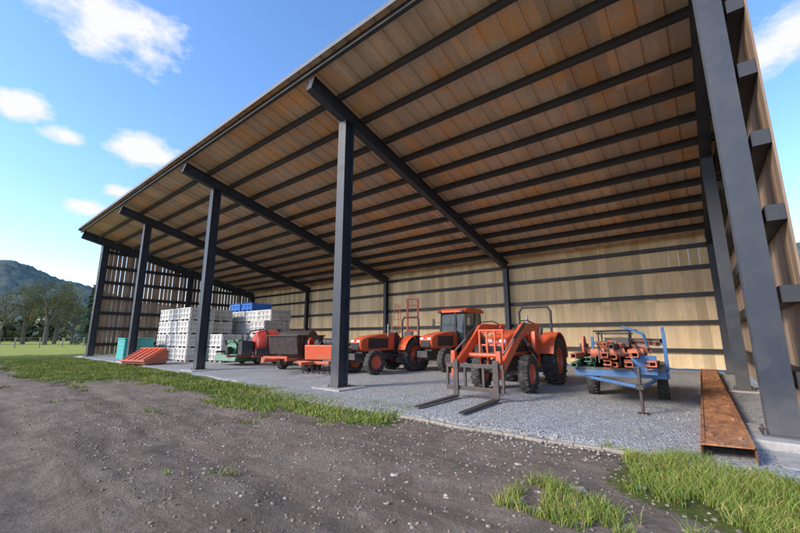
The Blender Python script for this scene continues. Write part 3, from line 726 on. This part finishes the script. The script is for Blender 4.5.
def conif(H):
    w=MB();l=MB(); w.cyl((0,0,0),(0,0,H*.97),.018*H,.003*H,8)
    z=H*.1
    while z<H*.98:
        rad=(1-z/H)*H*.2+.1
        for j in range(7):
            a=random.uniform(0,6.28); r=rad*random.uniform(.7,1.15)
            for q in range(9):
                f=(q+1)/9; c=Vector((math.cos(a)*r*f,math.sin(a)*r*f,z-r*f*.35))
                leafcloud(l,c,H*.016+.1*(1-f),4,H*.016,.6,1.3,.5)
        z+=H*.035
    return w,l
protos=[]
for H in(10,9): protos.append((decid(H),LEAF,'bare_deciduous_tree'))
cp=(conif(10),NEEDLE,'conifer_tree')
def place(pr,x,y,s,cache={}):
    (w,l),mt,nm=pr; e=empty(nm,(x,y,-.05),random.uniform(0,6.28),s)
    if id(pr) not in cache:
        a=w.build('trunk_and_limbs',BARK,e); b=l.build('foliage',mt,e); cache[id(pr)]=(a.data,b.data)
    else:
        for nm2,d in zip(('trunk_and_limbs','foliage'),cache[id(pr)]):
            o=bpy.data.objects.new(nm2,d); scene.collection.objects.link(o); o.parent=e
for x,y,s in [(-82,6.5,.95),(-78,11,1.15),(-80,14.5,.85),(-86,9.5,1.1),(-90,2.5,.85),(-76,16.5,.55),(-95,-2,.9),(-84,13,1.1)]: place(random.choice(protos),x,y,s)
for x,y,s in [(-70,14.4,.9),(-88,18.0,.9),(-98,4,.75)]: place(cp,x,y,s)
for x,y,s in [(9,70,1.),(16,74,1.1),(22,60,.9)]: place(cp,x,y,s)
l=MB()
for i in range(420):
    a=random.uniform(-.35,math.pi*1.25); d=random.uniform(120,175); h=random.uniform(3,8.5)
    for k in range(3): leafcloud(l,(math.cos(a)*d,math.sin(a)*d,h*(.3+.25*k)),h*(.5-.1*k),16,1.1,.5,1.4)
l.build('distant_treeline',leafmat('distant_foliage',(.08,.10,.05),(.19,.18,.10)))
e=empty('farm_shed',(-100,-.5,0),.3)
MB().bb((-4,-3,0),(4,3,2.6)).build('walls',WOOD,e); MB().prism([(-3.4,2.55),(0,4.0),(3.4,2.55),(3.4,2.7),(0,4.15),(-3.4,2.7)],-4.3,4.3).build('roof',GREY,e)
MB().bb((4.0,-1,0),(4.03,1,2.2)).build('door',BLACK,e)
m=MB()
for k in range(26): m.bb((-60.06,-14+k*2,-.05),(-59.94,-13.88+k*2,1.15))
for z in(.4,.75,1.08): m.cyl((-60,-14,z),(-60,36,z),.012,None,5)
m.build('field_fence',WOOD)

# ------------------------------------------------------------ sun, sky, camera
SUN=Vector((-.50,-1.0,0)).normalized(); EL=R(27)
sd=Vector((SUN.x*math.cos(EL),SUN.y*math.cos(EL),math.sin(EL)))
ld=bpy.data.lights.new('sun','SUN'); ld.energy=4.3; ld.angle=R(16); ld.color=(1,.91,.80)
lo=bpy.data.objects.new('sun',ld); scene.collection.objects.link(lo); lo.rotation_euler=sd.to_track_quat('Z','Y').to_euler()
w=bpy.data.worlds.new('World'); scene.world=w; w.use_nodes=True; nt=w.node_tree; nt.nodes.clear()
out=N(nt,'ShaderNodeOutputWorld'); bg=N(nt,'ShaderNodeBackground'); bg.inputs[1].default_value=.15; L(nt,bg.outputs[0],out.inputs[0])
sky=N(nt,'ShaderNodeTexSky',sky_type='NISHITA'); sky.sun_disc=False; sky.sun_elevation=EL; sky.sun_rotation=math.atan2(SUN.x,SUN.y); sky.air_density=1.0; sky.dust_density=.3; sky.ozone_density=2.0
g=N(nt,'ShaderNodeTexCoord').outputs['Generated']
nz=math_(nt,'SUBTRACT',noise(nt,scaled(nt,g,(1,1,1.8)),11,9,.62),.5)
acc=None
for d,r,wt in [((-425,67,311),.125,1),((-440,20,345),.10,.8),((-413,107,183),.08,1),((-505,22,229),.055,1),((-471,57,196),.04,.9),((-467,77,128),.035,.8),((-430,98,140),.035,.8),((91,486,286),.11,1),((120,500,150),.05,.7),((300,300,200),.2,1),((-300,-300,250),.2,1),((500,-100,220),.2,1)]:
    dn=Vector(d).normalized()
    sb=N(nt,'ShaderNodeVectorMath',operation='SUBTRACT'); L(nt,g,sb.inputs[0]); sb.inputs[1].default_value=dn
    ms=N(nt,'ShaderNodeVectorMath',operation='MULTIPLY'); L(nt,sb.outputs[0],ms.inputs[0]); ms.inputs[1].default_value=(1,1,2.1)
    ln=N(nt,'ShaderNodeVectorMath',operation='LENGTH'); L(nt,ms.outputs[0],ln.inputs[0])
    q=math_(nt,'MULTIPLY',math_(nt,'SUBTRACT',1.0,math_(nt,'DIVIDE',ln.outputs['Value'],r)),.6)
    acc=q if acc is None else math_(nt,'MAXIMUM',acc,q)
mk=ramp(nt,math_(nt,'ADD',math_(nt,'MAXIMUM',acc,-1.0),math_(nt,'MULTIPLY',nz,1.5)),.0,.38)
hs=N(nt,'ShaderNodeHueSaturation'); hs.inputs['Saturation'].default_value=1.15; hs.inputs['Value'].default_value=2.35; L(nt,sky.outputs[0],hs.inputs['Color'])
# soften / warm the bright cyan band near the horizon
gz_=N(nt,'ShaderNodeSeparateXYZ'); L(nt,g,gz_.inputs[0])
hb=ramp(nt,gz_.outputs[2],0.0,.35,(.98,.80,.90),(1,.97,1.03))
skyc=mix(nt,1.0,hs.outputs[0],hb,'MULTIPLY')
L(nt,mix(nt,mk,skyc,(6.5,6.55,6.6)),bg.inputs[0])
cam=bpy.data.cameras.new('camera'); co=bpy.data.objects.new('camera',cam); scene.collection.objects.link(co)
cam.sensor_width=36; cam.lens=370/800*36; cam.clip_start=.05; cam.clip_end=6000
co.location=(0,0,1.25); co.rotation_euler=(R(90+10.7),0,R(38.7)); scene.camera=co
scene.view_settings.view_transform='Standard'; scene.view_settings.look='None'; scene.view_settings.exposure=0
